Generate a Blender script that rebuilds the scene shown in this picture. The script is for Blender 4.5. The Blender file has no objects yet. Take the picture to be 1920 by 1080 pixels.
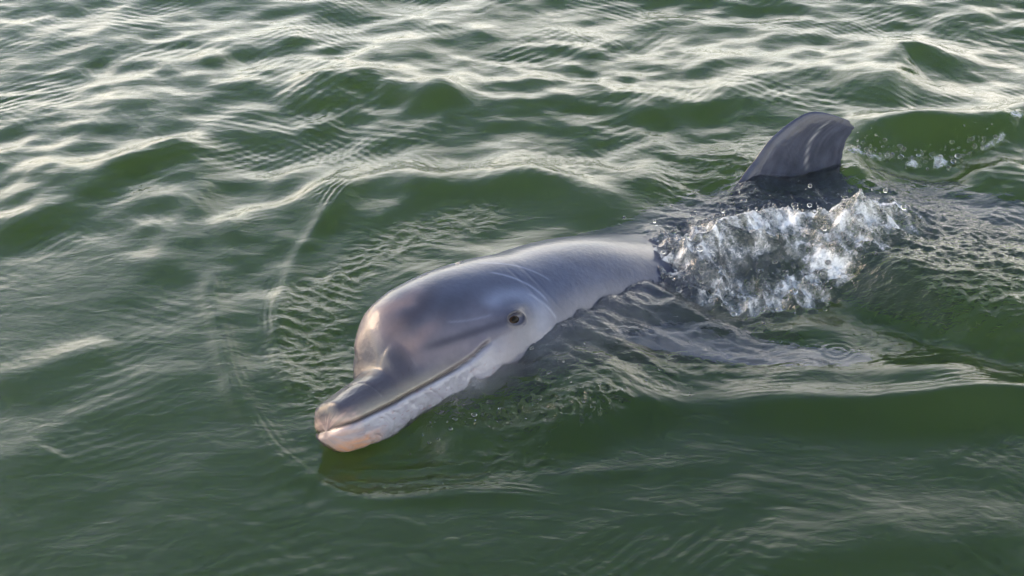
import bpy, bmesh, math
import numpy as np

R = math.radians
scene = bpy.context.scene
col = scene.collection

# ------------------------------------------------------------------ camera
H, PITCH, LENS = 1.35, R(33.0), 49.45
cam_data = bpy.data.cameras.new('camera')
cam_data.lens = LENS
cam_data.sensor_width = 36.0
cam_data.clip_start = 0.02
cam_data.clip_end = 3000.0
cam = bpy.data.objects.new('camera', cam_data)
cam.location = (0, 0, H)
cam.rotation_euler = (math.pi / 2 - PITCH, 0, 0)
col.objects.link(cam)
scene.camera = cam

# ------------------------------------------------------------------ sky and sun
SUN_EL, SUN_AZ = R(19.0), R(-62.0)          # azimuth from +Y (away from camera), negative = left
world = bpy.data.worlds.new('World')
scene.world = world
world.use_nodes = True
wn, wl = world.node_tree.nodes, world.node_tree.links
wn.clear()
sky = wn.new('ShaderNodeTexSky')
sky.sky_type = 'NISHITA'
sky.sun_disc = False
sky.sun_elevation = SUN_EL
sky.sun_rotation = SUN_AZ
sky.altitude = 0
sky.air_density = 1.0
sky.dust_density = 1.0
sky.ozone_density = 1.0
bg = wn.new('ShaderNodeBackground')
bg.inputs['Strength'].default_value = 0.15
world.cycles.sampling_method = 'NONE'
wo = wn.new('ShaderNodeOutputWorld')
# bank of thin, broken evening cloud low in the sky all round, clear blue overhead
tc = wn.new('ShaderNodeTexCoord')
sx = wn.new('ShaderNodeSeparateXYZ'); wl.new(tc.outputs['Generated'], sx.inputs[0])
zz = wn.new('ShaderNodeMath'); zz.operation = 'MAXIMUM'; wl.new(sx.outputs[2], zz.inputs[0]); zz.inputs[1].default_value = 0.0
za = wn.new('ShaderNodeMath'); za.operation = 'ADD'; wl.new(zz.outputs[0], za.inputs[0]); za.inputs[1].default_value = 0.22
vx = wn.new('ShaderNodeMath'); vx.operation = 'DIVIDE'; wl.new(sx.outputs[0], vx.inputs[0]); wl.new(za.outputs[0], vx.inputs[1])
vy = wn.new('ShaderNodeMath'); vy.operation = 'DIVIDE'; wl.new(sx.outputs[1], vy.inputs[0]); wl.new(za.outputs[0], vy.inputs[1])
cx = wn.new('ShaderNodeCombineXYZ'); wl.new(vx.outputs[0], cx.inputs[0]); wl.new(vy.outputs[0], cx.inputs[1])
cn = wn.new('ShaderNodeTexNoise'); cn.inputs['Scale'].default_value = 1.3; cn.inputs['Detail'].default_value = 5; cn.inputs['Roughness'].default_value = 0.55
wl.new(cx.outputs[0], cn.inputs['Vector'])
cm = wn.new('ShaderNodeMapRange'); cm.interpolation_type = 'SMOOTHSTEP'
cm.inputs['From Min'].default_value = 0.38; cm.inputs['From Max'].default_value = 0.60
cm.inputs['To Min'].default_value = 0.45; cm.inputs['To Max'].default_value = 0.92
wl.new(cn.outputs['Fac'], cm.inputs['Value'])
cmix = wn.new('ShaderNodeMix'); cmix.data_type = 'RGBA'
cmix.inputs[7].default_value = (10.4, 9.8, 8.9, 1)
ce = wn.new('ShaderNodeMapRange'); ce.interpolation_type = 'SMOOTHSTEP'
ce.inputs['From Min'].default_value = 0.24; ce.inputs['From Max'].default_value = 0.65
ce.inputs['To Min'].default_value = 1.0; ce.inputs['To Max'].default_value = 0.03
wl.new(sx.outputs[2], ce.inputs['Value'])
cf = wn.new('ShaderNodeMath'); cf.operation = 'MULTIPLY'
wl.new(cm.outputs[0], cf.inputs[0]); wl.new(ce.outputs[0], cf.inputs[1])
wl.new(cf.outputs[0], cmix.inputs[0]); wl.new(sky.outputs[0], cmix.inputs[6])
wl.new(cmix.outputs[2], bg.inputs['Color'])
wl.new(bg.outputs[0], wo.inputs['Surface'])

sun_data = bpy.data.lights.new('sun', 'SUN')
sun_data.energy = 0.6
sun_data.angle = R(24)                    # veiled by haze: no hard shadows
sun_data.color = (1.0, 0.70, 0.45)
sun = bpy.data.objects.new('sun', sun_data)
# a sun lamp shines along its local -Z
sun.rotation_euler = (math.pi / 2 - SUN_EL, 0, math.pi - SUN_AZ)
sun.location = (-3, 1, 3)
col.objects.link(sun)

scene.view_settings.view_transform = 'Standard'
scene.view_settings.look = 'None'
scene.view_settings.gamma = 1.0
scene.view_settings.exposure = 1.68
scene.render.engine = 'CYCLES'
cy = scene.cycles
cy.use_denoising = True
cy.use_adaptive_sampling = True
cy.adaptive_threshold = 0.03
cy.max_bounces = 8
cy.transmission_bounces = 6
cy.glossy_bounces = 4
cy.diffuse_bounces = 3
cy.volume_bounces = 2
cy.transparent_max_bounces = 8
cy.caustics_reflective = True
cy.caustics_refractive = True
cy.sample_clamp_indirect = 6.0

# ------------------------------------------------------------------ helpers
def tag(o, label=None, cat=None, group=None, kind=None):
    if label: o['label'] = label
    if cat: o['category'] = cat
    if group: o['group'] = group
    if kind: o['kind'] = kind
    return o

FP = 960.0 / math.tan(math.atan(18.0 / LENS))
CP, SP = math.cos(PITCH), math.sin(PITCH)

def G(px, py, z=0.0):
    """point of the level z that stands under a picture coordinate (1920 x 1080)"""
    a, b = (px - 960.0) / FP, (540.0 - py) / FP
    dx, dy, dz = a, CP + b * SP, -SP + b * CP
    t = (z - H) / dz
    return np.array((dx * t, dy * t))

def smooth(e0, e1, x):
    t = np.clip((x - e0) / (e1 - e0), 0, 1)
    return t * t * (3 - 2 * t)

def lerp(a, b, t): return a + (b - a) * t

rng = np.random.RandomState(11)
_perm = rng.permutation(256)
_perm = np.concatenate([_perm, _perm, _perm])
_ga = rng.rand(256) * 2 * np.pi
_gx, _gy = np.cos(_ga), np.sin(_ga)

def perlin(x, y):
    xi, yi = np.floor(x).astype(np.int64), np.floor(y).astype(np.int64)
    xf, yf = x - xi, y - yi
    xi &= 255; yi &= 255
    u = xf * xf * xf * (xf * (xf * 6 - 15) + 10)
    v = yf * yf * yf * (yf * (yf * 6 - 15) + 10)
    def g(ix, iy, fx, fy):
        h = _perm[_perm[ix & 255] + (iy & 255)]
        return _gx[h] * fx + _gy[h] * fy
    a = g(xi, yi, xf, yf); b = g(xi + 1, yi, xf - 1, yf)
    c = g(xi, yi + 1, xf, yf - 1); d = g(xi + 1, yi + 1, xf - 1, yf - 1)
    return 1.5 * lerp(lerp(a, b, u), lerp(c, d, u), v)

def fbm(x, y, o=4, gain=0.5, lac=2.03):
    s, a = 0.0, 1.0
    for i in range(o):
        s = s + a * perlin(x + 17.3 * i, y - 9.1 * i)
        x, y, a = x * lac, y * lac, a * gain
    return s

def billow(x, y, o=3, gain=0.5, lac=2.1):
    s, a = 0.0, 1.0
    for i in range(o):
        s = s + a * np.abs(perlin(x + 31.7 * i, y + 5.3 * i))
        x, y, a = x * lac, y * lac, a * gain
    return s

def catmull(xs, ys, x):
    """monotone cubic interpolation"""
    xs, ys = np.asarray(xs, float), np.asarray(ys, float)
    h = np.diff(xs); d = np.diff(ys) / h
    m = np.zeros_like(ys)
    m[0], m[-1] = d[0], d[-1]
    for i in range(1, len(xs) - 1):
        if d[i - 1] * d[i] > 0:
            w1, w2 = 2 * h[i] + h[i - 1], h[i] + 2 * h[i - 1]
            m[i] = (w1 + w2) / (w1 / d[i - 1] + w2 / d[i])
    i = np.clip(np.searchsorted(xs, x, side='right') - 1, 0, len(h) - 1)
    t = np.clip((x - xs[i]) / h[i], 0, 1)
    t2, t3 = t * t, t * t * t
    return ((2 * t3 - 3 * t2 + 1) * ys[i] + (t3 - 2 * t2 + t) * h[i] * m[i]
            + (-2 * t3 + 3 * t2) * ys[i + 1] + (t3 - t2) * h[i] * m[i + 1])

def spline(xs, ys, x):
    """natural-ish cubic (Catmull-Rom) interpolation, smooth through humps"""
    xs, ys = np.asarray(xs, float), np.asarray(ys, float)
    h = np.diff(xs)
    m = np.gradient(ys, xs)
    i = np.clip(np.searchsorted(xs, x, side='right') - 1, 0, len(h) - 1)
    t = np.clip((x - xs[i]) / h[i], 0, 1)
    t2, t3 = t * t, t * t * t
    return ((2 * t3 - 3 * t2 + 1) * ys[i] + (t3 - 2 * t2 + t) * h[i] * m[i]
            + (-2 * t3 + 3 * t2) * ys[i + 1] + (t3 - t2) * h[i] * m[i + 1])

def polyline(pts, X, Y):
    """distance, signed distance (positive = left of travel) and arc fraction to a polyline"""
    pts = np.asarray(pts, float)
    seg = np.diff(pts, axis=0); L = np.hypot(seg[:, 0], seg[:, 1])
    cum = np.concatenate([[0], np.cumsum(L)])
    best = np.full(X.shape, 1e9); sgn = np.zeros(X.shape); fr = np.zeros(X.shape)
    for k in range(len(seg)):
        ax, ay = pts[k]; dx, dy = seg[k] / L[k]
        rx, ry = X - ax, Y - ay
        t = np.clip(rx * dx + ry * dy, 0, L[k])
        ex, ey = rx - t * dx, ry - t * dy
        d = np.hypot(ex, ey)
        m = d < best
        best = np.where(m, d, best)
        sgn = np.where(m, np.sign(dx * ry - dy * rx), sgn)
        fr = np.where(m, (cum[k] + t) / cum[-1], fr)
    return best, best * sgn, fr

def resample(pts, n=40):
    pts = np.asarray(pts, float)
    L = np.concatenate([[0], np.cumsum(np.hypot(*np.diff(pts, axis=0).T))])
    s = np.linspace(0, L[-1], n)
    return np.stack([spline(L, pts[:, 0], s), spline(L, pts[:, 1], s)], 1)

def mesh_from(name, verts, faces, mat, parent=None, smooth_faces=True):
    me = bpy.data.meshes.new(name)
    verts = np.asarray(verts, np.float32)
    if isinstance(faces, np.ndarray):
        n, k = faces.shape
        me.vertices.add(len(verts)); me.vertices.foreach_set('co', verts.ravel())
        me.loops.add(n * k); me.loops.foreach_set('vertex_index', faces.astype(np.int32).ravel())
        me.polygons.add(n)
        me.polygons.foreach_set('loop_start', np.arange(0, n * k, k, dtype=np.int32))
        me.polygons.foreach_set('loop_total', np.full(n, k, dtype=np.int32))
        me.update(calc_edges=True)
    else:
        me.from_pydata(verts.tolist(), [], faces)
    me.validate()
    if smooth_faces:
        me.polygons.foreach_set('use_smooth', np.ones(len(me.polygons), dtype=bool))
    if mat: me.materials.append(mat)
    o = bpy.data.objects.new(name, me)
    o.parent = parent
    col.objects.link(o)
    return o

def attr(me, name, data, typ='FLOAT'):
    a = me.attributes.new(name, typ, 'POINT')
    if typ == 'FLOAT':
        a.data.foreach_set('value', np.asarray(data, np.float32).ravel())
    else:
        c = np.ones((len(data), 4), np.float32); c[:, :3] = data
        a.data.foreach_set('color', c.ravel())

def material(name):
    m = bpy.data.materials.new(name); m.use_nodes = True
    m.node_tree.nodes.clear()
    return m, m.node_tree.nodes, m.node_tree.links

# ------------------------------------------------------------------ water materials
def water_material():
    m, n, l = material('green_water')
    out = n.new('ShaderNodeOutputMaterial')
    geo = n.new('ShaderNodeNewGeometry')
    glass = n.new('ShaderNodeBsdfPrincipled')
    glass.inputs['Base Color'].default_value = (1, 1, 1, 1)
    glass.inputs['Roughness'].default_value = 0.02
    glass.inputs['IOR'].default_value = 1.333
    glass.inputs['Transmission Weight'].default_value = 1.0
    # fine ripples: broad film everywhere, choppier near the animal
    rip = n.new('ShaderNodeAttribute'); rip.attribute_name = 'ripple'
    def noise(scale, detail, rough, stretch=None, dist=0.0):
        mp = n.new('ShaderNodeMapping')
        if stretch: mp.inputs['Scale'].default_value = stretch
        l.new(geo.outputs['Position'], mp.inputs['Vector'])
        t = n.new('ShaderNodeTexNoise')
        t.inputs['Scale'].default_value = scale
        t.inputs['Detail'].default_value = detail
        t.inputs['Roughness'].default_value = rough
        t.inputs['Distortion'].default_value = dist
        l.new(mp.outputs[0], t.inputs['Vector'])
        return t
    t1 = noise(38, 3, 0.5, (0.6, 1.2, 1), 0.6)
    t2 = noise(120, 2, 0.55, (0.8, 1.1, 1), 0.8)
    amp = n.new('ShaderNodeMath'); amp.operation = 'MULTIPLY_ADD'
    l.new(rip.outputs['Fac'], amp.inputs[0]); amp.inputs[1].default_value = 0.0022; amp.inputs[2].default_value = 0.0003
    h1 = n.new('ShaderNodeMath'); h1.operation = 'MULTIPLY'
    l.new(t2.outputs['Fac'], h1.inputs[0]); l.new(amp.outputs[0], h1.inputs[1])
    h2 = n.new('ShaderNodeMath'); h2.operation = 'MULTIPLY_ADD'
    l.new(t1.outputs['Fac'], h2.inputs[0]); h2.inputs[1].default_value = 0.0014; l.new(h1.outputs[0], h2.inputs[2])
    bump = n.new('ShaderNodeBump')
    bump.inputs['Strength'].default_value = 1.0
    bump.inputs['Distance'].default_value = 1.0
    l.new(h2.outputs[0], bump.inputs['Height'])
    l.new(bump.outputs[0], glass.inputs['Normal'])
    # foam
    fo = n.new('ShaderNodeAttribute'); fo.attribute_name = 'foam'
    foam = n.new('ShaderNodeBsdfPrincipled')
    foam.inputs['Base Color'].default_value = (0.86, 0.86, 0.85, 1)
    foam.inputs['Roughness'].default_value = 0.35
    ft = noise(210, 6, 0.75, None, 0.6)
    fm = n.new('ShaderNodeMath'); fm.operation = 'ADD'
    l.new(ft.outputs['Fac'], fm.inputs[0]); l.new(fo.outputs['Fac'], fm.inputs[1])
    fr = n.new('ShaderNodeMapRange'); fr.interpolation_type = 'SMOOTHSTEP'
    fr.inputs['From Min'].default_value = 0.84; fr.inputs['From Max'].default_value = 1.48
    fr.inputs['To Max'].default_value = 0.74
    l.new(fm.outputs[0], fr.inputs['Value'])
    mix = n.new('ShaderNodeMixShader')
    l.new(fr.outputs[0], mix.inputs[0]); l.new(glass.outputs[0], mix.inputs[1]); l.new(foam.outputs[0], mix.inputs[2])
    l.new(mix.outputs[0], out.inputs['Surface'])
    # silt-laden body of water
    sc = n.new('ShaderNodeVolumeScatter')
    sc.inputs['Color'].default_value = (0.265, 0.395, 0.095, 1)
    sc.inputs['Density'].default_value = 0.85
    sc.inputs['Anisotropy'].default_value = 0.3
    ab = n.new('ShaderNodeVolumeAbsorption')
    ab.inputs['Color'].default_value = (0.25, 0.48, 0.20, 1)
    ab.inputs['Density'].default_value = 0.85
    add = n.new('ShaderNodeAddShader')
    l.new(sc.outputs[0], add.inputs[0]); l.new(ab.outputs[0], add.inputs[1])
    l.new(add.outputs[0], out.inputs['Volume'])
    return m

# ------------------------------------------------------------------ water surface
def water_height(X, Y):
    """height of the sea surface, with masks for fine ripple and foam"""
    Z = np.zeros_like(X); ripple = np.zeros_like(X); foam = np.zeros_like(X)
    r = np.random.RandomState(4)
    near = smooth(1.2, 2.6, Y)                         # calmer towards the boat
    fade = np.exp(-np.maximum(0, np.hypot(X, Y - 2.4) - 8.0) / 30.0)
    wx = X + 0.05 * perlin(X * 1.7 + 3, Y * 1.7) ; wy = Y + 0.05 * perlin(X * 1.7 - 8, Y * 1.7 + 5)
    for lam, n, slope, spread, base in ((0.62, 6, 0.036, 35, -95), (0.33, 9, 0.046, 45, -100),
                                        (0.18, 12, 0.085, 50, -110), (0.10, 12, 0.070, 60, -110),
                                        (0.06, 10, 0.036, 60, -100)):
        acc = 0
        for k in range(n):
            L = lam * r.uniform(0.75, 1.33); th = R(base + r.normal() * spread)
            kx, ky = math.cos(th) * 2 * math.pi / L, math.sin(th) * 2 * math.pi / L
            ph = kx * wx + ky * wy + r.rand() * 6.283
            acc = acc + (np.sin(ph) - 0.22 * np.cos(2 * ph)) * slope * L / 6.283 * math.sqrt(2.0 / n)
        gate = 1.0 if lam > 0.3 else (0.55 + 0.75 * np.clip(perlin(X * 2.2 + lam * 99, Y * 2.2) + 0.35, 0, 1.3))
        damp = fade if lam > 0.3 else fade * np.exp(-np.maximum(0, np.hypot(X, Y - 2.4) - 3.0) / (lam * 12))
        Z = Z + acc * gate * damp * lerp(0.35, 1.0, near)
    for q in range(7):
        th = R(r.uniform(-150, -40)); L = r.uniform(0.016, 0.028)
        gx, gy = r.rand() * 50, r.rand() * 50
        msk = smooth(0.25, 0.75, perlin(X * 3.1 + gx, Y * 4.2 + gy)) * np.exp(-np.maximum(0, np.hypot(X, Y - 2.4) - 1.8) / 0.2)
        ph = (math.cos(th) * wx + math.sin(th) * wy) * 6.283 / L + 2.2 * perlin(X * 6 + gx, Y * 6)
        Z = Z + msk * 0.095 * L / 6.283 * np.sin(ph)
    # ---- what the swimming animal does to the water
    def box(pts, m):
        pts = np.asarray(pts)
        return ((X > pts[:, 0].min() - m) & (X < pts[:, 0].max() + m) & (Y > pts[:, 1].min() - m) & (Y < pts[:, 1].max() + m))
    def stroke(pix, w, p=2, ends=(0.0, 0.0)):
        pts = resample([G(*q) for q in pix]); b = box(pts, w * 2.6)
        out = np.zeros_like(X)
        d, sg, f = polyline(pts, X[b], Y[b])
        e = np.ones_like(f)
        if ends[0]: e = e * smooth(0, ends[0], f)
        if ends[1]: e = e * smooth(1, 1 - ends[1], f)
        out[b] = e * np.exp(-(d / w) ** p)
        return out
    def ridge(pix, h, wn, wf, cap=0.0, lam=0.013, off=0.0, wc=0.03, ends=(0.2, 0.2)):
        pts = resample([G(*q) for q in pix]); b = box(pts, max(wn, wf, wc + abs(off)) * 2.6)
        xb, yb = X[b], Y[b]
        d, sg, f = polyline(pts, xb + 0.010 * perlin(xb * 7, yb * 7), yb + 0.010 * perlin(xb * 7 + 50, yb * 7))
        e = (0.75 + 0.55 * perlin(xb * 5 + 9, yb * 5)) * (0.8 + 0.7 * perlin(xb * 17, yb * 17 + 7) if abs(h) < 0.006 else 1.0) * smooth(0, ends[0], f) * smooth(1, 1 - ends[1], f)
        z = h * e * np.exp(-(d / np.where(sg > 0, wf, wn)) ** 2)
        if cap:
            wob = sg + 0.004 * perlin(X[b] * 14, Y[b] * 14)
            z = z + 0.6 * cap * e * np.exp(-((sg - off) / wc) ** 2) * np.cos(wob * 6.283 / lam) * smooth(-0.3, 0.4, perlin(X[b] * 9 + 4, Y[b] * 9))
        Z[b] += z
    # smooth hollow beyond the head, and calm water off the beak
    calm = np.maximum(stroke([(620, 540), (720, 470), (850, 410), (1000, 390), (1180, 410)], 0.085, 4),
                      0.6 * stroke([(150, 620), (350, 800), (700, 990), (1300, 880), (1900, 880)], 0.22, 4))
    Z *= 1 - 0.75 * calm
    ridge([(560, 470), (620, 400), (700, 350), (850, 338), (1000, 342), (1150, 368), (1260, 400)], 0.030, 0.10, 0.09)
    # hollow under the lifted chin
    ridge([(610, 850), (680, 858), (750, 840), (810, 800)], -0.015, 0.07, 0.06, ends=(0.1, 0.25))
    # bow rings
    ridge([(390, 500), (398, 600), (425, 700), (470, 790), (550, 880), (650, 925), (800, 935), (950, 930), (1060, 938)], 0.0062, 0.018, 0.030, 0.0020, 0.011, 0.016, 0.018, ends=(0.08, 0.1))
    ridge([(690, 345), (600, 430), (545, 520), (522, 620), (540, 700), (590, 775)], 0.0075, 0.018, 0.022, 0.0026, 0.011, -0.016, 0.022, ends=(0.08, 0.1))
    ruff = stroke([(600, 560), (580, 660), (610, 740)], 0.06, 3) + 0.7 * stroke([(650, 520), (760, 450), (900, 410)], 0.05, 3) \
        + 0.8 * stroke([(700, 870), (850, 870), (1000, 850)], 0.05, 3)
    ripple += 0.9 * ruff
    Z += ruff * 0.0055 * (0.5 - billow(X * 22 + 0.8 * perlin(X * 9, Y * 9), Y * 30, 2))
    # water heaped against the near flank, swelling over the flipper
    ridge([(850, 820), (930, 750), (1010, 700), (1090, 650), (1170, 605), (1260, 545)], 0.050, 0.12, 0.06, ends=(0.3, 0.1))
    ridge([(760, 850), (880, 815), (1000, 805), (1150, 780), (1350, 775), (1600, 772), (1800, 765), (2050, 770)], 0.030, 0.045, 0.10, 0.0009, 0.012, 0.03, 0.03, ends=(0.1, 0.02))
    ridge([(980, 800), (1100, 778), (1250, 770), (1400, 768), (1600, 766), (1800, 760), (2050, 764)], 0.008, 0.016, 0.035, 0.0007, 0.010, 0.03, 0.03, ends=(0.1, 0.02))
    ridge([(1380, 700), (1550, 705), (1680, 715), (1800, 705), (1900, 690)], 0.010, 0.03, 0.05, 0.0007, 0.010, -0.02, 0.03)
    wl_ = stroke([(810, 800), (870, 755), (930, 712), (1010, 668), (1090, 625), (1160, 590), (1235, 520)], 0.018, 2)
    Z += wl_ * (0.004 + 0.007 * fbm(X * 22, Y * 31, 4)); ripple += 1.5 * wl_
    flank = stroke([(900, 730), (1050, 680), (1200, 640), (1400, 640)], 0.10, 3)
    ripple += 0.8 * flank
    Z += flank * 0.0065 * fbm(X * 15, Y * 24, 3)
    cur = stroke([(860, 790), (960, 790), (1060, 790), (1140, 775)], 0.035, 3)
    ripple += cur; Z += cur * 0.011 * (0.4 - billow(X * 30, Y * 30, 3))
    # sheet of water running off the back behind the splash
    sheet = stroke([(1500, 370), (1620, 410), (1780, 470), (1960, 520), (2100, 560)], 0.19, 4)
    sp = resample([G(*q) for q in [(1560, 400), (1650, 430), (1780, 490), (1960, 550), (2150, 610)]]); sb_ = box(sp, 0.5)
    sd_, sg_, sf_ = polyline(sp, X[sb_], Y[sb_])
    Z[sb_] += (0.030 - 0.165 * sg_) * np.exp(-(sd_ / 0.21) ** 6) * smooth(0.0, 0.15, sf_)
    wk = stroke([(1480, 370), (1650, 430), (1800, 500), (1960, 560), (2100, 600)], 0.23, 3)
    ripple += 1.2 * wk
    Z += wk * (0.006 * fbm(X * 12 + Y * 5, Y * 17, 2) + 0.0065 * (0.4 - billow(X * 24, Y * 44, 3)))
    ridge([(1460, 360), (1520, 335), (1580, 322), (1680, 326), (1800, 340)], 0.010, 0.07, 0.018, ends=(0.15, 0.2))
    ridge([(1620, 545), (1690, 570), (1770, 605), (1860, 645), (1950, 680), (2080, 715)], 0.010, 0.04, 0.10, 0.0010, 0.014, 0.03, 0.05, ends=(0.15, 0.02))
    ridge([(1330, 350), (1420, 338), (1500, 330), (1590, 326), (1700, 335)], 0.040, 0.07, 0.11, ends=(0.3, 0.3))
    # hollow wave behind the fin
    ridge([(1570, 270), (1640, 262), (1720, 252), (1800, 250), (1900, 235), (2000, 225)], 0.045, 0.060, 0.08, ends=(0.15, 0.1))
    ridge([(1600, 320), (1700, 322), (1800, 315), (1880, 300)], -0.030, 0.04, 0.05)
    ridge([(1800, 330), (1860, 320), (1930, 335), (2020, 360)], 0.035, 0.06, 0.05)
    ridge([(1640, 215), (1660, 150), (1690, 95), (1760, 120), (1840, 155)], 0.030, 0.05, 0.09, 0.0008, 0.013, -0.03, 0.04)
    fb = stroke([(1600, 285), (1680, 292), (1760, 290), (1840, 272), (1900, 245)], 0.030, 2) * smooth(0.0, 0.5, perlin(X * 22, Y * 22))
    foam += 0.74 * fb; Z += fb * 0.010 * (0.3 - billow(X * 45, Y * 45, 2)); ripple += 2 * fb
    # long smooth crests to the left
    ridge([(-40, 470), (60, 410), (130, 362), (220, 318), (330, 278), (430, 270)], 0.020, 0.055, 0.05)
    ridge([(285, 525), (325, 450), (365, 395), (395, 325)], 0.006, 0.035, 0.03)
    ridge([(380, 445), (470, 408), (560, 385), (660, 345)], 0.012, 0.05, 0.03, 0.0008, 0.012, -0.02, 0.02)
    ridge([(590, 215), (650, 165), (700, 155), (780, 175), (900, 190)], 0.028, 0.07, 0.08, 0.0008, 0.013, -0.03, 0.04)
    ridge([(-40, 740), (60, 705), (150, 668), (240, 650)], 0.008, 0.05, 0.04)
    ridge([(-40, 940), (50, 880), (120, 830)], 0.008, 0.05, 0.04)
    ridge([(1380, 1030), (1500, 1045), (1620, 1030), (1760, 1022), (1960, 985)], 0.008, 0.04, 0.07, 0.0007, 0.012, -0.03, 0.03)
    ridge([(1000, 905), (1150, 880), (1300, 860), (1420, 850)], 0.005, 0.03, 0.05, 0.0006, 0.011, -0.03, 0.04)
    # rings where drops have fallen
    for px, py, am in ((1570, 662, 0.0011), (1110, 688, 0.0010), (1240, 735, 0.0008), (1700, 860, 0.0006)):
        c = G(px, py); rr = np.hypot(X - c[0], Y - c[1])
        rr = rr + 0.006 * perlin(X * 25, Y * 25)
        Z += 0.5 * am * np.cos(rr * 6.283 / 0.011) * np.exp(-((rr - 0.018) / 0.016) ** 2)
    # splash where the back breaks the surface
    spl = stroke([(1285, 490), (1350, 465), (1450, 455), (1560, 455), (1630, 440)], 0.105, 4)
    low = stroke([(1245, 490), (1290, 530), (1350, 550), (1420, 560), (1520, 530), (1620, 470)], 0.06, 3)
    core = stroke([(1300, 500), (1400, 470), (1490, 450), (1580, 440)], 0.065, 2)
    bl = billow(X * 11 + 0.3 * perlin(X * 20, Y * 20), Y * 12, 3, 0.55)
    Z += spl * 0.012 + core * 0.040 + np.maximum(spl, low) * 0.042 * (0.42 - bl) + np.maximum(spl, low) * 0.0035 * fbm(X * 60, Y * 60, 2)
    wisp = smooth(0.15, 0.75, fbm(X * 30 + 7, Y * 22, 3) + 0.6 * smooth(0.35, 0.7, bl))
    sa, sb = 0.75 * X - 0.66 * Y + 0.02 * perlin(X * 12, Y * 12), 0.66 * X + 0.75 * Y
    streak = (1 - np.abs(perlin(sb * 38, sa * 11))) ** 5
    foam += np.maximum(0.83 * low, 0.76 * spl) * (0.50 + 0.30 * wisp + 0.38 * streak)
    foam += 0.50 * wk * (1 - np.abs(perlin(sa * 9 + 3, sb * 24))) ** 6 * smooth(0.0, 0.5, perlin(X * 7, Y * 7 + 3))
    ripple += 1.6 * np.maximum(spl, low)
    return Z, ripple, foam

def make_water():
    dx = 0.0032
    def axis(a, b, d, far):
        core = np.arange(a, b + d / 2, d)
        out, step = [], d
        while sum(out) < far:
            step = min(step * 1.09, 25.0) ; out.append(step)
        c = np.cumsum(out)
        return np.concatenate([a - c[::-1], core, core[-1] + c])
    xs = axis(-1.50, 1.50, dx, 420); ys = axis(1.22, 3.70, dx, 420)
    X, Y = np.meshgrid(xs, ys)
    Z, ripple, foam = water_height(X, Y)
    ny, nx = X.shape
    V = np.stack([X, Y, Z], -1).reshape(-1, 3)
    idx = np.arange(nx * ny).reshape(ny, nx)
    F = np.stack([idx[:-1, :-1], idx[:-1, 1:], idx[1:, 1:], idx[1:, :-1]], -1).reshape(-1, 4)
    # sides and bottom close the body of water
    rim = np.concatenate([idx[0, :], idx[1:, -1], idx[-1, -2::-1], idx[-2:0:-1, 0]])
    low = V[rim].copy(); low[:, 2] = -3.0
    b0 = len(V); V = np.concatenate([V, low])
    lowi = b0 + np.arange(len(rim))
    nxt = np.roll(np.arange(len(rim)), -1)
    S = np.stack([rim[nxt], rim, lowi, lowi[nxt]], -1)
    F = np.concatenate([F, S])
    o = mesh_from('water', V, F, water_material())
    bm = bmesh.new(); bm.from_mesh(o.data); bm.verts.ensure_lookup_table()
    bm.faces.new([bm.verts[i] for i in lowi[::-1]])
    bm.to_mesh(o.data); bm.free()
    pad = np.zeros(len(low))
    attr(o.data, 'ripple', np.concatenate([ripple.ravel(), pad]))
    attr(o.data, 'foam', np.concatenate([foam.ravel(), pad]))
    tag(o, 'rippled murky green sea water around the dolphin', 'water', kind='structure')
    return o

def make_seabed():
    m, n, l = material('silty_sand')
    out = n.new('ShaderNodeOutputMaterial'); b = n.new('ShaderNodeBsdfPrincipled')
    t = n.new('ShaderNodeTexNoise'); t.inputs['Scale'].default_value = 3
    cr = n.new('ShaderNodeValToRGB')
    cr.color_ramp.elements[0].color = (0.10, 0.10, 0.06, 1); cr.color_ramp.elements[1].color = (0.2, 0.19, 0.12, 1)
    l.new(t.outputs['Fac'], cr.inputs[0]); l.new(cr.outputs[0], b.inputs['Base Color']); l.new(b.outputs[0], out.inputs['Surface'])
    s = 400
    xs = np.linspace(-s, s, 81); X, Y = np.meshgrid(xs, xs)
    V = np.stack([X, Y, -2.4 + 0.1 * perlin(X * .07, Y * .07)], -1).reshape(-1, 3)
    i = np.arange(81 * 81).reshape(81, 81)
    F = np.stack([i[:-1, :-1], i[:-1, 1:], i[1:, 1:], i[1:, :-1]], -1).reshape(-1, 4)
    tag(mesh_from('seabed', V, F, m), 'silty sea bed below the green water', 'sea bed', kind='structure')

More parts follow.
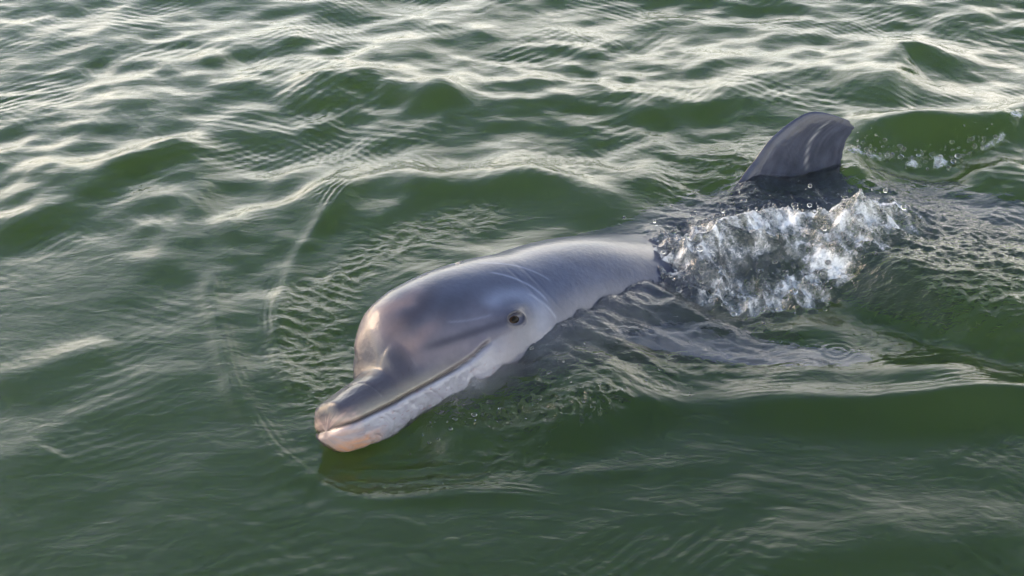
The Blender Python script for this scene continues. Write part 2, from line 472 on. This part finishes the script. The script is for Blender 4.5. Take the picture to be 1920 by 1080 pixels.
# ------------------------------------------------------------------ dolphin
# spine: distance from the tip of the beak -> world position of the body axis
SP_U = [-0.05, 0.00, 0.20, 0.40, 0.60, 0.85, 1.10, 1.35, 1.70, 2.10, 2.60]
SP_P = [(-0.3185, 1.627, 0.0404), (-0.2855, 1.664, 0.0344), (-0.1515, 1.813, 0.0114), (-0.0175, 1.961, -0.0116), (0.112, 2.111, -0.062), (0.305, 2.262, -0.168), (0.47, 2.42, -0.226), (0.7, 2.485, -0.238), (1.05, 2.5, -0.27), (1.45, 2.45, -0.32), (1.94, 2.37, -0.4)]
ROLL_U = [-0.1, 0.0, 0.40, 0.8, 1.2, 2.6]
ROLL_D = [37, 37, 36, 18, 8, 0]
PROF = np.array([
    # u      top     bottom  half width
    (0.000, 0.019, -0.055, 0.041), (0.020, 0.021, -0.062, 0.048), (0.050, 0.026, -0.069, 0.054), (0.090, 0.032, -0.074, 0.059),
    (0.110, 0.036, -0.072, 0.061), (0.124, 0.066, -0.074, 0.068), (0.140, 0.098, -0.075, 0.076), (0.172, 0.126, -0.078, 0.088),
    (0.230, 0.139, -0.092, 0.102), (0.290, 0.141, -0.110, 0.114), (0.360, 0.137, -0.130, 0.124), (0.450, 0.128, -0.155, 0.138),
    (0.600, 0.128, -0.185, 0.160), (0.800, 0.147, -0.210, 0.184), (1.000, 0.172, -0.215, 0.192), (1.200, 0.175, -0.200, 0.178),
    (1.500, 0.145, -0.155, 0.135), (1.800, 0.110, -0.115, 0.090), (2.100, 0.078, -0.080, 0.052), (2.350, 0.050, -0.050, 0.028),
    (2.500, 0.026, -0.026, 0.018), (2.600, 0.010, -0.010, 0.008)])
MOUTH_U = [0.0, 0.03, 0.08, 0.13, 0.18, 0.23, 0.262, 0.285]
MOUTH_W = [-0.018, -0.021, -0.021, -0.018, -0.014, -0.008, 0.001, 0.003]
GAPE = 0.272
EYE_U, EYE_W = 0.327, 0.018

def frames(u):
    e = 0.004
    def P(q): return np.stack([spline(SP_U, [p[k] for p in SP_P], q) for k in range(3)], -1)
    p = P(u); T = P(u - e) - P(u + e); T /= np.linalg.norm(T, axis=-1, keepdims=True)
    Lf = np.cross(np.array([0, 0, 1.0]), T); Lf /= np.linalg.norm(Lf, axis=-1, keepdims=True)
    U = np.cross(T, Lf)
    ro = np.radians(catmull(ROLL_U, ROLL_D, u))[..., None]
    return p, T, np.cos(ro) * Lf + np.sin(ro) * U, -np.sin(ro) * Lf + np.cos(ro) * U

def to_world(u, v, w):
    p, T, Lf, U = frames(np.asarray(u, float))
    return p + Lf * np.asarray(v)[..., None] + U * np.asarray(w)[..., None]

def section(u, th):
    """local (v, w) of the skin at station u, angle th (0 = left side, 90 = back)"""
    top = catmull(PROF[:, 0], PROF[:, 1], u); bot = catmull(PROF[:, 0], PROF[:, 2], u); hw = catmull(PROF[:, 0], PROF[:, 3], u)
    tip = np.sqrt(np.clip(1 - (1 - np.clip(u / 0.018, 0, 1)) ** 2, 0, 1))
    tl = np.clip(1 - (2.6 - u) / 0.05, 0, 1); tip = tip * np.sqrt(np.clip(1 - tl ** 2, 0, 1))
    c, s = np.cos(th), np.sin(th)
    head = smooth(0.60, 0.30, u) * smooth(0.11, 0.17, u)
    beak = smooth(0.15, 0.10, u)
    wc = -0.012 * head - 0.020 * beak
    cexp = 1.0 - 0.0 * head
    up = s > 0
    # beak: flattened, melon: narrower towards the top, cheeks broad
    sexp = np.where(up, lerp(1.0, 0.88, head), lerp(1.0, 0.92, head))
    v = hw * np.sign(c) * np.abs(c) ** np.where(up, lerp(lerp(0.92, 1.02, head), 0.72, beak), lerp(lerp(0.95, 1.0, head), 0.62, beak))
    w = wc + np.where(up, (top - wc) * np.abs(s) ** sexp, (bot - wc) * np.abs(s) ** sexp)
    w = np.where(up, w, w)
    v, w = v * tip, wc + (w - wc) * tip
    return v, w

def skin_material():
    m, n, l = material('dolphin_skin')
    out = n.new('ShaderNodeOutputMaterial'); b = n.new('ShaderNodeBsdfPrincipled')
    a = n.new('ShaderNodeAttribute'); a.attribute_name = 'skin'
    geo = n.new('ShaderNodeNewGeometry')
    t = n.new('ShaderNodeTexNoise'); t.inputs['Scale'].default_value = 26; t.inputs['Detail'].default_value = 5
    t.inputs['Roughness'].default_value = 0.62
    l.new(geo.outputs['Position'], t.inputs['Vector'])
    mr = n.new('ShaderNodeMapRange'); mr.inputs['From Min'].default_value = 0.3; mr.inputs['From Max'].default_value = 0.7
    mr.inputs['To Min'].default_value = 0.86; mr.inputs['To Max'].default_value = 1.12
    l.new(t.outputs['Fac'], mr.inputs['Value'])
    mx = n.new('ShaderNodeMix'); mx.data_type = 'RGBA'; mx.blend_type = 'MULTIPLY'; mx.inputs[0].default_value = 1.0
    l.new(a.outputs['Color'], mx.inputs[6]); l.new(mr.outputs[0], mx.inputs[7])
    l.new(mx.outputs[2], b.inputs['Base Color'])
    b.inputs['Roughness'].default_value = 0.30
    b.inputs['Specular IOR Level'].default_value = 0.12
    b.inputs['Coat Weight'].default_value = 0.42
    b.inputs['Coat Roughness'].default_value = 0.05
    b.inputs['Subsurface Weight'].default_value = 0.0
    t2 = n.new('ShaderNodeTexNoise'); t2.inputs['Scale'].default_value = 140; t2.inputs['Detail'].default_value = 3
    l.new(geo.outputs['Position'], t2.inputs['Vector'])
    bp = n.new('ShaderNodeBump'); bp.inputs['Strength'].default_value = 0.25; bp.inputs['Distance'].default_value = 0.0015
    l.new(t2.outputs['Fac'], bp.inputs['Height']); l.new(bp.outputs[0], b.inputs['Normal'])
    t3 = n.new('ShaderNodeTexNoise'); t3.inputs['Scale'].default_value = 34; t3.inputs['Detail'].default_value = 4; t3.inputs['Distortion'].default_value = 0.8
    l.new(geo.outputs['Position'], t3.inputs['Vector'])
    bc = n.new('ShaderNodeBump'); bc.inputs['Strength'].default_value = 0.35; bc.inputs['Distance'].default_value = 0.0022
    l.new(t3.outputs['Fac'], bc.inputs['Height']); l.new(bp.outputs[0], bc.inputs['Normal']); l.new(bc.outputs[0], b.inputs['Coat Normal'])
    l.new(b.outputs[0], out.inputs['Surface'])
    return m

def make_dolphin():
    root = bpy.data.objects.new('dolphin', None); col.objects.link(root)
    root.location = (0, 0, 0)
    tag(root, 'grey bottlenose dolphin swimming with head and dorsal fin above the green water', 'dolphin')
    us = np.concatenate([0.0004 + 0.022 * np.linspace(0, 1, 22) ** 2, np.arange(0.0240, 0.50, 0.0018), np.arange(0.50, 2.5992, 0.0085), [2.5995]])
    nt = 400
    th = (np.arange(nt) + 0.5) / nt * 2 * math.pi - math.pi / 2     # starts at the belly, left side first
    U, TH = np.meshgrid(us, th, indexing='ij')
    v, w = section(U, TH)
    side = np.sign(v)
    wm = catmull(MOUTH_U, MOUTH_W, U)
    lat = smooth(0.25, 0.6, np.abs(v) / (catmull(PROF[:, 0], PROF[:, 3], U) + 1e-6))
    u2 = U.copy()
    # lower jaw reaches a little past the upper one
    u2 -= 0.007 * smooth(-0.016, -0.028, w) * smooth(0.06, 0.0, U)
    # mouth groove with a slight lip above and below
    inm = smooth(GAPE + 0.006, GAPE - 0.012, U) * np.where(U < 0.03, 1, lat)
    dl = w - wm
    nrm = np.stack([v / 0.05 ** 1, w - wm * 0], -1)
    nv, nw = np.cos(TH), np.sin(TH)
    k = -0.0060 * np.exp(-(dl / 0.0024) ** 2) + 0.0022 * np.exp(-((dl - 0.008) / 0.006) ** 2) + 0.0018 * np.exp(-((dl + 0.009) / 0.007) ** 2)
    k = k * inm
    # crease between beak and melon
    k += -0.004 * np.exp(-((U - 0.120 - 0.03 * smooth(0.3, 1.0, np.abs(np.cos(TH)))) / 0.006) ** 2) * smooth(0.0, 0.02, w) * (U < 0.2)
    # eye: brow swelling, socket
    de = np.hypot((U - EYE_U) / 1.25, (w - EYE_W))
    ee = np.hypot((U - EYE_U) / 0.0146, (w - EYE_W + 0.10 * (U - EYE_U)) / 0.0101)
    k += 0.007 * np.exp(-(de / 0.028) ** 2) - 0.004 * np.exp(-(ee / 0.8) ** 4)
    k += 0.0022 * np.exp(-((ee - 1.10) / 0.15) ** 2) + 0.003 * np.exp(-(((U - EYE_U) / 0.022) ** 2 + ((w - EYE_W - 0.0150) / 0.0055) ** 2)) + 0.0025 * np.exp(-(((U - EYE_U) / 0.017) ** 2 + ((w - EYE_W - 0.0095) / 0.0035) ** 2))
    # fold across the beak, wrinkled lower jaw
    k -= 0.0016 * np.exp(-((U - 0.066 - 0.25 * np.abs(v)) / 0.0022) ** 2) * smooth(-0.012, 0.0, w)
    jw = smooth(-0.004, -0.014, dl) * smooth(0.26, 0.16, U) * smooth(0.02, 0.05, U)
    k -= 0.0022 * jw * (1 - np.abs(perlin(U * 75 + dl * 30 + 0.5 * perlin(U * 40, dl * 60), dl * 22))) ** 5
    k += 0.0006 * fbm(U * 22, TH * 2.5, 3) * smooth(0.11, 0.08, U)
    # nape, neck creases
    for c0, dep in ((0.385, 0.0005), (0.405, 0.0004)):
        k -= dep * np.exp(-((U - c0 - 0.25 * (w - 0.03) ** 2 / 0.1 + 0.25 * (w - 0.03)) / 0.0025) ** 2) * smooth(-0.03, 0.0, w) * smooth(0.12, 0.07, w)
    v = v + nv * k; w = w + nw * k
    # blowhole
    db = np.hypot((U - 0.345) / 0.010, v / 0.022)
    w = w - 0.008 * np.exp(-((db - 1) / 0.25) ** 2) * (w > 0) * (U > 0.335)
    W = to_world(u2, v, w)
    # ---------------- colour of the skin
    a = np.zeros(U.shape + (3,))
    def C(*c): return np.array(c)
    def put(mask, c): 
        nonlocal a
        a = lerp(a, np.array(c), np.clip(mask, 0, 1)[..., None])
    a[:] = C(0.080, 0.086, 0.116)
    n1 = fbm(U * 14, w * 14 + side * 7, 4)
    put(0.35 * smooth(-0.2, 0.6, n1), (0.108, 0.114, 0.146))
    # paler flank and belly
    put(smooth(0.05, -0.12, w) * smooth(0.25, 0.5, U), (0.21, 0.212, 0.235))
    # cheek and melon side, pinkish grey
    put(0.75 * smooth(0.12, 0.2, U) * smooth(0.36, 0.26, U) * smooth(0.10, 0.04, w), (0.185, 0.160, 0.170))
    put(0.55 * smooth(0.45, 0.62, U) * smooth(0.0, 0.08, w), (0.055, 0.06, 0.082))
    # melon streaks running from the beak up and back
    ang = np.abs(np.cos(TH))
    wv = w + 0.006 * fbm(U * 18, w * 18, 2)
    put(0.85 * np.exp(-((wv - 0.088 - (U - 0.17) * 0.30) / 0.017) ** 2) * smooth(0.13, 0.15, U) * smooth(0.34, 0.20, U), (0.052, 0.044, 0.055))
    put(0.75 * np.exp(-((wv - 0.052 - (U - 0.16) * 0.25) / 0.012) ** 2) * smooth(0.13, 0.15, U) * smooth(0.25, 0.16, U), (0.26, 0.19, 0.18))
    put(0.80 * np.exp(-((wv - 0.117 - (U - 0.18) * 0.12) / 0.011) ** 2) * smooth(0.13, 0.16, U) * smooth(0.28, 0.18, U), (0.25, 0.175, 0.155))
    put(0.70 * np.exp(-(((U - 0.255) / 0.055) ** 2 + ((wv - 0.075) / 0.026) ** 2)), (0.058, 0.058, 0.072))
    put(0.55 * np.exp(-(((U - 0.20) / 0.05) ** 2 + ((wv - 0.018) / 0.016) ** 2)), (0.20, 0.165, 0.17))
    put(0.55 * smooth(0.12, 0.135, U) * smooth(0.185, 0.14, U) * smooth(0.0, 0.04, w), (0.27, 0.20, 0.18))
    # dark bridle from the eye forward
    put(0.85 * np.exp(-((w - (0.020 + (EYE_U - U) * 0.10)) / 0.0075) ** 2) * smooth(0.14, 0.2, U) * smooth(0.345, 0.32, U), (0.050, 0.046, 0.058))
    # pale halo of the eye, dark ring
    put(0.8 * np.exp(-((de - 0.042) / 0.014) ** 2) * smooth(-0.6, 0.4, (U - EYE_U + 0.6 * (w - EYE_W)) / 0.03), (0.21, 0.225, 0.275))
    put(0.6 * np.exp(-(((U - 0.36) / 0.05) ** 2 + ((w + 0.03) / 0.04) ** 2)), (0.20, 0.21, 0.25))
    put(0.8 * np.exp(-(np.hypot(U - EYE_U, (w - EYE_W - 0.007) * 1.3) / 0.026) ** 3), (0.075, 0.07, 0.088))
    put(0.8 * np.exp(-((ee - 1.0) / 0.18) ** 2), (0.04, 0.035, 0.04))
    # beak: dark top with speckle, yellowish lip, white lower jaw, pink tips
    bk = smooth(0.140, 0.112, U - 0.016 * smooth(0.3, 1.0, ang))
    spk = smooth(0.35, 0.8, fbm(U * 110, TH * 9, 3))
    put(bk * smooth(0.0, 0.02, dl), (0.060, 0.057, 0.072))
    put(0.5 * bk * spk * (dl > 0), (0.05, 0.045, 0.052))
    lipw = lerp(0.008, 0.013, smooth(0.0, 0.05, U))
    put(0.9 * smooth(GAPE - 0.01, GAPE - 0.16, U) * np.exp(-((dl - 0.006) / lipw) ** 2) * lat, (0.25, 0.225, 0.18))
    jaw = smooth(0.003, -0.003, dl) * smooth(GAPE + 0.06, GAPE - 0.05, U)
    put(0.95 * jaw, (0.34, 0.345, 0.38))
    put(0.65 * jaw * smooth(0.0, 0.6, fbm(U * 50 + w * 30, TH * 3.5, 3)), (0.27, 0.26, 0.30))
    put(0.6 * jaw * smooth(0.55, 0.85, fbm(U * 90, TH * 10 + 5, 3)), (0.24, 0.15, 0.15))
    tp = smooth(0.045, 0.005, U + 0.012 * fbm(U * 60, TH * 3, 2))
    put(0.75 * tp * smooth(0.028, 0.006, dl) * (0.6 + 0.5 * smooth(-0.3, 0.4, fbm(U * 70, TH * 5, 3))), (0.50, 0.35, 0.28))
    put(0.7 * (0.5 + 0.6 * smooth(-0.3, 0.4, fbm(U * 60, TH * 6 + 3, 3))) * smooth(0.075, 0.03, U) * smooth(-0.020, -0.030, dl), (0.62, 0.31, 0.16))
    put(0.9 * inm * np.exp(-(dl / 0.0020) ** 2), (0.05, 0.04, 0.035))
    # rake marks and scars: thin pale lines on the skin
    def scar(p0, p1, bow, wid, amt, c=(0.30, 0.31, 0.35), sd=1):
        nonlocal a
        (u0, w0), (u1, w1) = p0, p1
        L = math.hypot(u1 - u0, w1 - w0); dx_, dy_ = (u1 - u0) / L, (w1 - w0) / L
        t = ((U - u0) * dx_ + (w - w0) * dy_) / L
        s = -(U - u0) * dy_ + (w - w0) * dx_ - bow * 4 * t * (1 - t)
        put(amt * np.exp(-(s / wid) ** 2) * smooth(0, .12, t) * smooth(1, .88, t) * (side == sd), c)
    scar((0.345, 0.105), (0.398, 0.02), 0.010, 0.0017, 0.75)
    scar((0.350, 0.125), (0.425, 0.05), 0.012, 0.0016, 0.5)
    scar((0.372, 0.05), (0.40, -0.01), 0.004, 0.0017, 0.8)
    scar((0.30, 0.04), (0.22, 0.06), 0.003, 0.0017, 0.3)
    dorsal_ = smooth(-0.02, 0.05, w - 0.02 * smooth(0.3, 0.15, U)) * smooth(0.16, 0.27, U)  # blue tint held off the melon front, painting in its warm pink sheen
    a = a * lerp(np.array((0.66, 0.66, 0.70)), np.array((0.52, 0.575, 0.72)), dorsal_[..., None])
    V = W.reshape(-1, 3); colr = a.reshape(-1, 3)
    nr = len(us); idx = np.arange(nr * nt).reshape(nr, nt)
    Q = np.stack([idx[:-1], idx[1:], np.roll(idx, -1, 1)[1:], np.roll(idx, -1, 1)[:-1]], -1)      # (nr-1, nt, 4)
    keep = np.ones((nr - 1, nt), bool)
    V = [V]; colr = [colr]; extra = []; count = nr * nt
    # ---- fins grown out of the skin: open a patch, bridge its rim to the fin's sections
    def grow(i0, i1, j0, j1, sect, ns, fcol, rigid=None):
        """patch rows i0..i1, columns j0..j1 (mod nt); sect(f, k, side) -> local (u, v, w)"""
        nonlocal count
        js = [(j % nt) for j in range(j0, j1 + 1)]
        for i in range(i0, i1):
            for j in range(j0, j1): keep[i, j % nt] = False
        loop = [idx[i, js[0]] for i in range(i0, i1)] + [idx[i1, j] for j in js[:-1]] + \
               [idx[i, js[-1]] for i in range(i1, i0, -1)] + [idx[i0, j] for j in js[:0:-1]]
        base = V[0][loop]
        n = len(loop)
        na, nb = i1 - i0, len(js) - 1
        # chord fraction and side (-1..1) of every rim point
        f = np.concatenate([np.linspace(0, 1, na, endpoint=False), np.ones(nb), np.linspace(1, 0, na, endpoint=False), np.zeros(nb)])
        sd = np.concatenate([-np.ones(na), np.linspace(-1, 1, nb, endpoint=False), np.ones(na), np.linspace(1, -1, nb, endpoint=False)])
        prev = np.array(loop)
        for q in range(1, ns + 1):
            k_ = q / ns
            pl = sect(f, sd, k_)
            if rigid is None: pw = to_world(*pl)
            else:
                p_, T_, L_, U_ = frames(np.array(rigid))
                pw = p_ + T_ * (rigid - pl[0])[:, None] + L_ * np.asarray(pl[1])[:, None] + U_ * np.asarray(pl[2])[:, None]
            bl = smooth(0.0, 0.22, np.array(k_))
            pw = lerp(base + (pw - base) * bl, pw, bl)
            ids = count + np.arange(n); count += n
            V.append(pw); colr.append(fcol(f, sd, k_))
            extra.append(np.stack([prev, np.roll(prev, -1), np.roll(ids, -1), ids], -1))
            prev = ids
        # close the tip along the chord
        c = count; count += 1
        V.append(V[-1].mean(0, keepdims=True)); colr.append(colr[-1].mean(0, keepdims=True))
        extra.append(np.stack([prev, np.roll(prev, -1), np.full(n, c), np.full(n, c)], -1))
    def row(uu): return int(np.argmin(np.abs(us - uu)))
    def airfoil(f): return np.sqrt(np.clip(f, 0, 1)) * (1 - f) * 2.4 * 0.9 + 0.03
    # dorsal fin
    FU0, FU1 = 1.04, 1.34
    jt = nt // 2
    def dorsal(f, sd, k):
        t_ = max(0.0, (k - 0.62) / 0.38); hk = k if k < 0.62 else 0.62 + 0.38 * math.sin(t_ * math.pi / 2) ** 0.9
        kk = np.array([0, .2, .35, .5, .65, .8, 1.0])
        lead = float(catmull(kk, [1.035, 1.052, 1.074, 1.100, 1.130, 1.168, 1.222], np.array(hk)))
        trail = float(catmull(kk, [1.337, 1.318, 1.309, 1.306, 1.310, 1.324, 1.346], np.array(hk)))
        tipc = max(0.02, math.cos(t_ * math.pi / 2) ** 0.75)
        mid = lerp(lead, trail, 0.58)
        lead, trail = lerp(mid, lead, tipc), lerp(mid, trail, tipc)
        uu = lerp(lead, trail, f) + 0.004 * float(perlin(np.array(k * 15.0), np.array(0.4))) * f ** 6
        top = catmull(PROF[:, 0], PROF[:, 1], uu)
        th_ = 0.020 * (1 - 0.75 * k) * airfoil(f) * max(tipc, 0.05)
        return uu, -sd * th_, lerp(top, 0.178, min(1, k * 3)) - 0.006 + 0.210 * hk - 0.034 * smooth(0.0, 1.0, (uu - 1.22) / 0.11) * smooth(0.6, 1.0, np.array(hk))
    def dcol(f, sd, k):
        c = np.tile(np.array((0.040, 0.045, 0.066)), (len(f), 1)) * (1 + 0.25 * fbm(f * 9, np.full(len(f), k * 6.0), 3))[:, None]
        st = 0.8 * np.exp(-((f - (0.80 - 0.30 * k)) / 0.012) ** 2) * smooth(0.35, 0.45, np.array(k)) * smooth(0.86, 0.8, np.array(k))
        c = lerp(c, np.array((0.25, 0.245, 0.25)), st[:, None])
        st = 0.35 * smooth(0.2, 0.7, perlin(f * 26 + 3, np.full(len(f), k * 2.0)))
        return lerp(c, np.array((0.078, 0.082, 0.108)), st[:, None])
    grow(row(FU0), row(FU1), jt - 8, jt + 8, dorsal, 60, dcol)
    # flippers
    def flipper(s):
        def f_(f, sd, k):
            lead = 0.47 + 0.02 + 0.24 * k ** 1.2
            trail = 0.66 + 0.19 * k - 0.02 * math.sin(math.pi * k)
            tipc = max(0.03, math.sqrt(max(0.0, 1 - max(0, (k - 0.7) / 0.3) ** 2)))
            mid = lerp(lead, trail, 0.6); lead, trail = lerp(mid, lead, tipc), lerp(mid, trail, tipc)
            uu = lerp(lead, trail, f)
            th_ = 0.020 * (1 - 0.7 * k) * airfoil(f) * tipc
            sw = R(-30) if s > 0 else R(-50)
            return uu, s * (0.125 + 0.36 * k * math.cos(sw) + sd * th_ * math.sin(-sw)), -0.06 + 0.36 * k * math.sin(sw) - s * sd * th_ * math.cos(sw)
        return f_
    def fcol(f, sd, k): return np.tile(np.array((0.13, 0.13, 0.155)), (len(f), 1))
    ql = nt // 4 - 36; qr = 3 * nt // 4 + 36
    grow(row(0.48), row(0.65), ql - 6, ql + 6, flipper(1), 30, fcol, 0.56)
    grow(row(0.48), row(0.65), qr - 6, qr + 6, flipper(-1), 30, fcol, 0.56)
    # flukes
    def fluke(s):
        def f_(f, sd, k):
            lead = 2.36 + 0.17 * k ** 1.1; trail = 2.58 + 0.05 * k
            tipc = max(0.03, math.sqrt(max(0.0, 1 - max(0, (k - 0.7) / 0.3) ** 2)))
            mid = lerp(lead, trail, 0.6); lead, trail = lerp(mid, lead, tipc), lerp(mid, trail, tipc)
            return lerp(lead, trail, f), s * (0.012 + 0.30 * k), s * -sd * 0.014 * (1 - 0.7 * k) * airfoil(f) * tipc
        return f_
    ql = nt // 4; qr = 3 * nt // 4
    grow(row(2.36), row(2.56), ql - 22, ql + 22, fluke(1), 24, fcol)
    grow(row(2.36), row(2.56), qr - 22, qr + 22, fluke(-1), 24, fcol)
    # end caps
    for ring, flip in ((idx[0], 1), (idx[-1], 0)):
        c = count; count += 1
        V.append(V[0][ring].mean(0, keepdims=True)); colr.append(colr[0][ring].mean(0, keepdims=True))
        r2 = np.roll(ring, -1)
        extra.append(np.stack([ring, r2, np.full(nt, c), np.full(nt, c)], -1) if flip else np.stack([r2, ring, np.full(nt, c), np.full(nt, c)], -1))
    Vv = np.concatenate(V); cc = np.concatenate(colr)
    F = np.concatenate([Q[keep]] + extra)
    faces = [tuple(dict.fromkeys(f)) for f in F.tolist()]
    body = mesh_from('body', Vv, faces, skin_material(), root)
    bm = bmesh.new(); bm.from_mesh(body.data)
    bmesh.ops.recalc_face_normals(bm, faces=bm.faces); bm.to_mesh(body.data); bm.free()
    attr(body.data, 'skin', cc, 'FLOAT_COLOR')
    # eyes
    m, n, l = material('dolphin_eye')
    out = n.new('ShaderNodeOutputMaterial'); b = n.new('ShaderNodeBsdfPrincipled')
    at = n.new('ShaderNodeAttribute'); at.attribute_name = 'skin'
    l.new(at.outputs['Color'], b.inputs['Base Color']); l.new(b.outputs[0], out.inputs['Surface'])
    b.inputs['Roughness'].default_value = 0.06; b.inputs['Specular IOR Level'].default_value = 0.06; b.inputs['Coat Weight'].default_value = 0.0; b.inputs['Coat Roughness'].default_value = 0.02
    hw = float(catmull(PROF[:, 0], PROF[:, 3], np.array([EYE_U]))[0])
    for s in (1, -1):
        bm = bmesh.new(); bmesh.ops.create_uvsphere(bm, u_segments=40, v_segments=28, radius=1.0)
        co = np.array([v_.co[:] for v_ in bm.verts]); fs = [[q.index for q in f.verts] for f in bm.faces]; bm.free()
        uu, vv, ww = EYE_U + co[:, 0] * 0.0155, s * (hw - 0.0066 + co[:, 2] * 0.0110), EYE_W + co[:, 1] * 0.0110 - 0.10 * co[:, 0] * 0.0155
        e = mesh_from('eye', to_world(uu, vv, ww), fs, m, root)
        bm = bmesh.new(); bm.from_mesh(e.data); bmesh.ops.recalc_face_normals(bm, faces=bm.faces); bm.to_mesh(e.data); bm.free()
        rr = np.hypot(co[:, 0], co[:, 1]); 
        ec = np.tile(np.array((0.006, 0.005, 0.004)), (len(co), 1))
        ec = lerp(ec, np.array((0.030, 0.017, 0.010)), smooth(0.45, 0.55, rr)[:, None])
        ec = lerp(ec, np.array((0.05, 0.04, 0.037)), smooth(0.90, 0.95, rr)[:, None])
        attr(e.data, 'skin', ec, 'FLOAT_COLOR')
    return root

# ------------------------------------------------------------------ spray and bubbles of the splash
def make_drops(name, label, spots, seed, mat):
    r = np.random.RandomState(seed)
    bm = bmesh.new(); bmesh.ops.create_icosphere(bm, subdivisions=2, radius=1.0)
    co = np.array([v.co[:] for v in bm.verts]); fs = np.array([[q.index for q in f.verts] for f in bm.faces]); bm.free()
    V, F = [], []
    for i, (x, y, z, rad, flat) in enumerate(spots):
        st = np.array((r.uniform(.8, 1.3), r.uniform(.8, 1.3), flat * r.uniform(.85, 1.2))) * rad
        V.append(co * st + np.array((x, y, z))); F.append(fs + i * len(co))
    o = mesh_from(name, np.concatenate(V), np.concatenate(F), mat)
    return tag(o, label, name.replace('_', ' '), kind='stuff')

def surface_z(x, y):
    return water_height(np.asarray(x, float), np.asarray(y, float))[0]

def make_splash():
    m, n, l = material('water_drop')
    out = n.new('ShaderNodeOutputMaterial'); g = n.new('ShaderNodeBsdfPrincipled')
    g.inputs['Transmission Weight'].default_value = 1.0; g.inputs['Roughness'].default_value = 0.02; g.inputs['IOR'].default_value = 1.333
    l.new(g.outputs[0], out.inputs['Surface'])
    r = np.random.RandomState(21)
    def cloud(line, n_, spread):
        pts = resample([G(*q) for q in line], 200)
        i = r.randint(0, 200, n_)
        return pts[i, 0] + r.normal(0, spread, n_), pts[i, 1] + r.normal(0, spread, n_)
    x1, y1 = cloud([(1260, 520), (1320, 540), (1420, 560), (1520, 530), (1620, 460)], 1300, 0.030)
    x2, y2 = cloud([(1290, 470), (1380, 420), (1470, 430), (1600, 430)], 900, 0.045)
    x3, y3 = cloud([(1600, 285), (1680, 290), (1760, 290), (1850, 270)], 320, 0.016)
    x, y = np.concatenate([x1, x2, x3]), np.concatenate([y1, y2, y3])
    rad = 0.0009 + 0.0050 * r.rand(len(x)) ** 6
    z = surface_z(x, y) + rad * r.uniform(-0.2, 0.8, len(x))
    lift = r.rand(len(x)) < 0.10
    z = z + lift * r.exponential(0.012, len(x))
    bx, by = cloud([(900, 760), (1000, 740), (1100, 720), (1250, 690)], 70, 0.05)
    b2 = cloud([(760, 825), (860, 800), (1000, 800), (1120, 790)], 60, 0.012)
    bx, by = np.concatenate([bx, b2[0]]), np.concatenate([by, b2[1]])
    br = 0.0008 + 0.0030 * r.rand(len(bx)) ** 5
    make_drops('bubbles', 'tiny bubbles floating on the water beside the cheek of the dolphin', list(zip(bx, by, surface_z(bx, by) + 0.2 * br, br, np.full(len(bx), 0.8))), 6, m)
    make_drops('spray', 'scattered clear water droplets thrown up by the white splash', list(zip(x, y, z, rad, np.ones(len(x)))), 5, m)

# ------------------------------------------------------------------ build
make_water()
make_seabed()
make_dolphin()
make_splash()
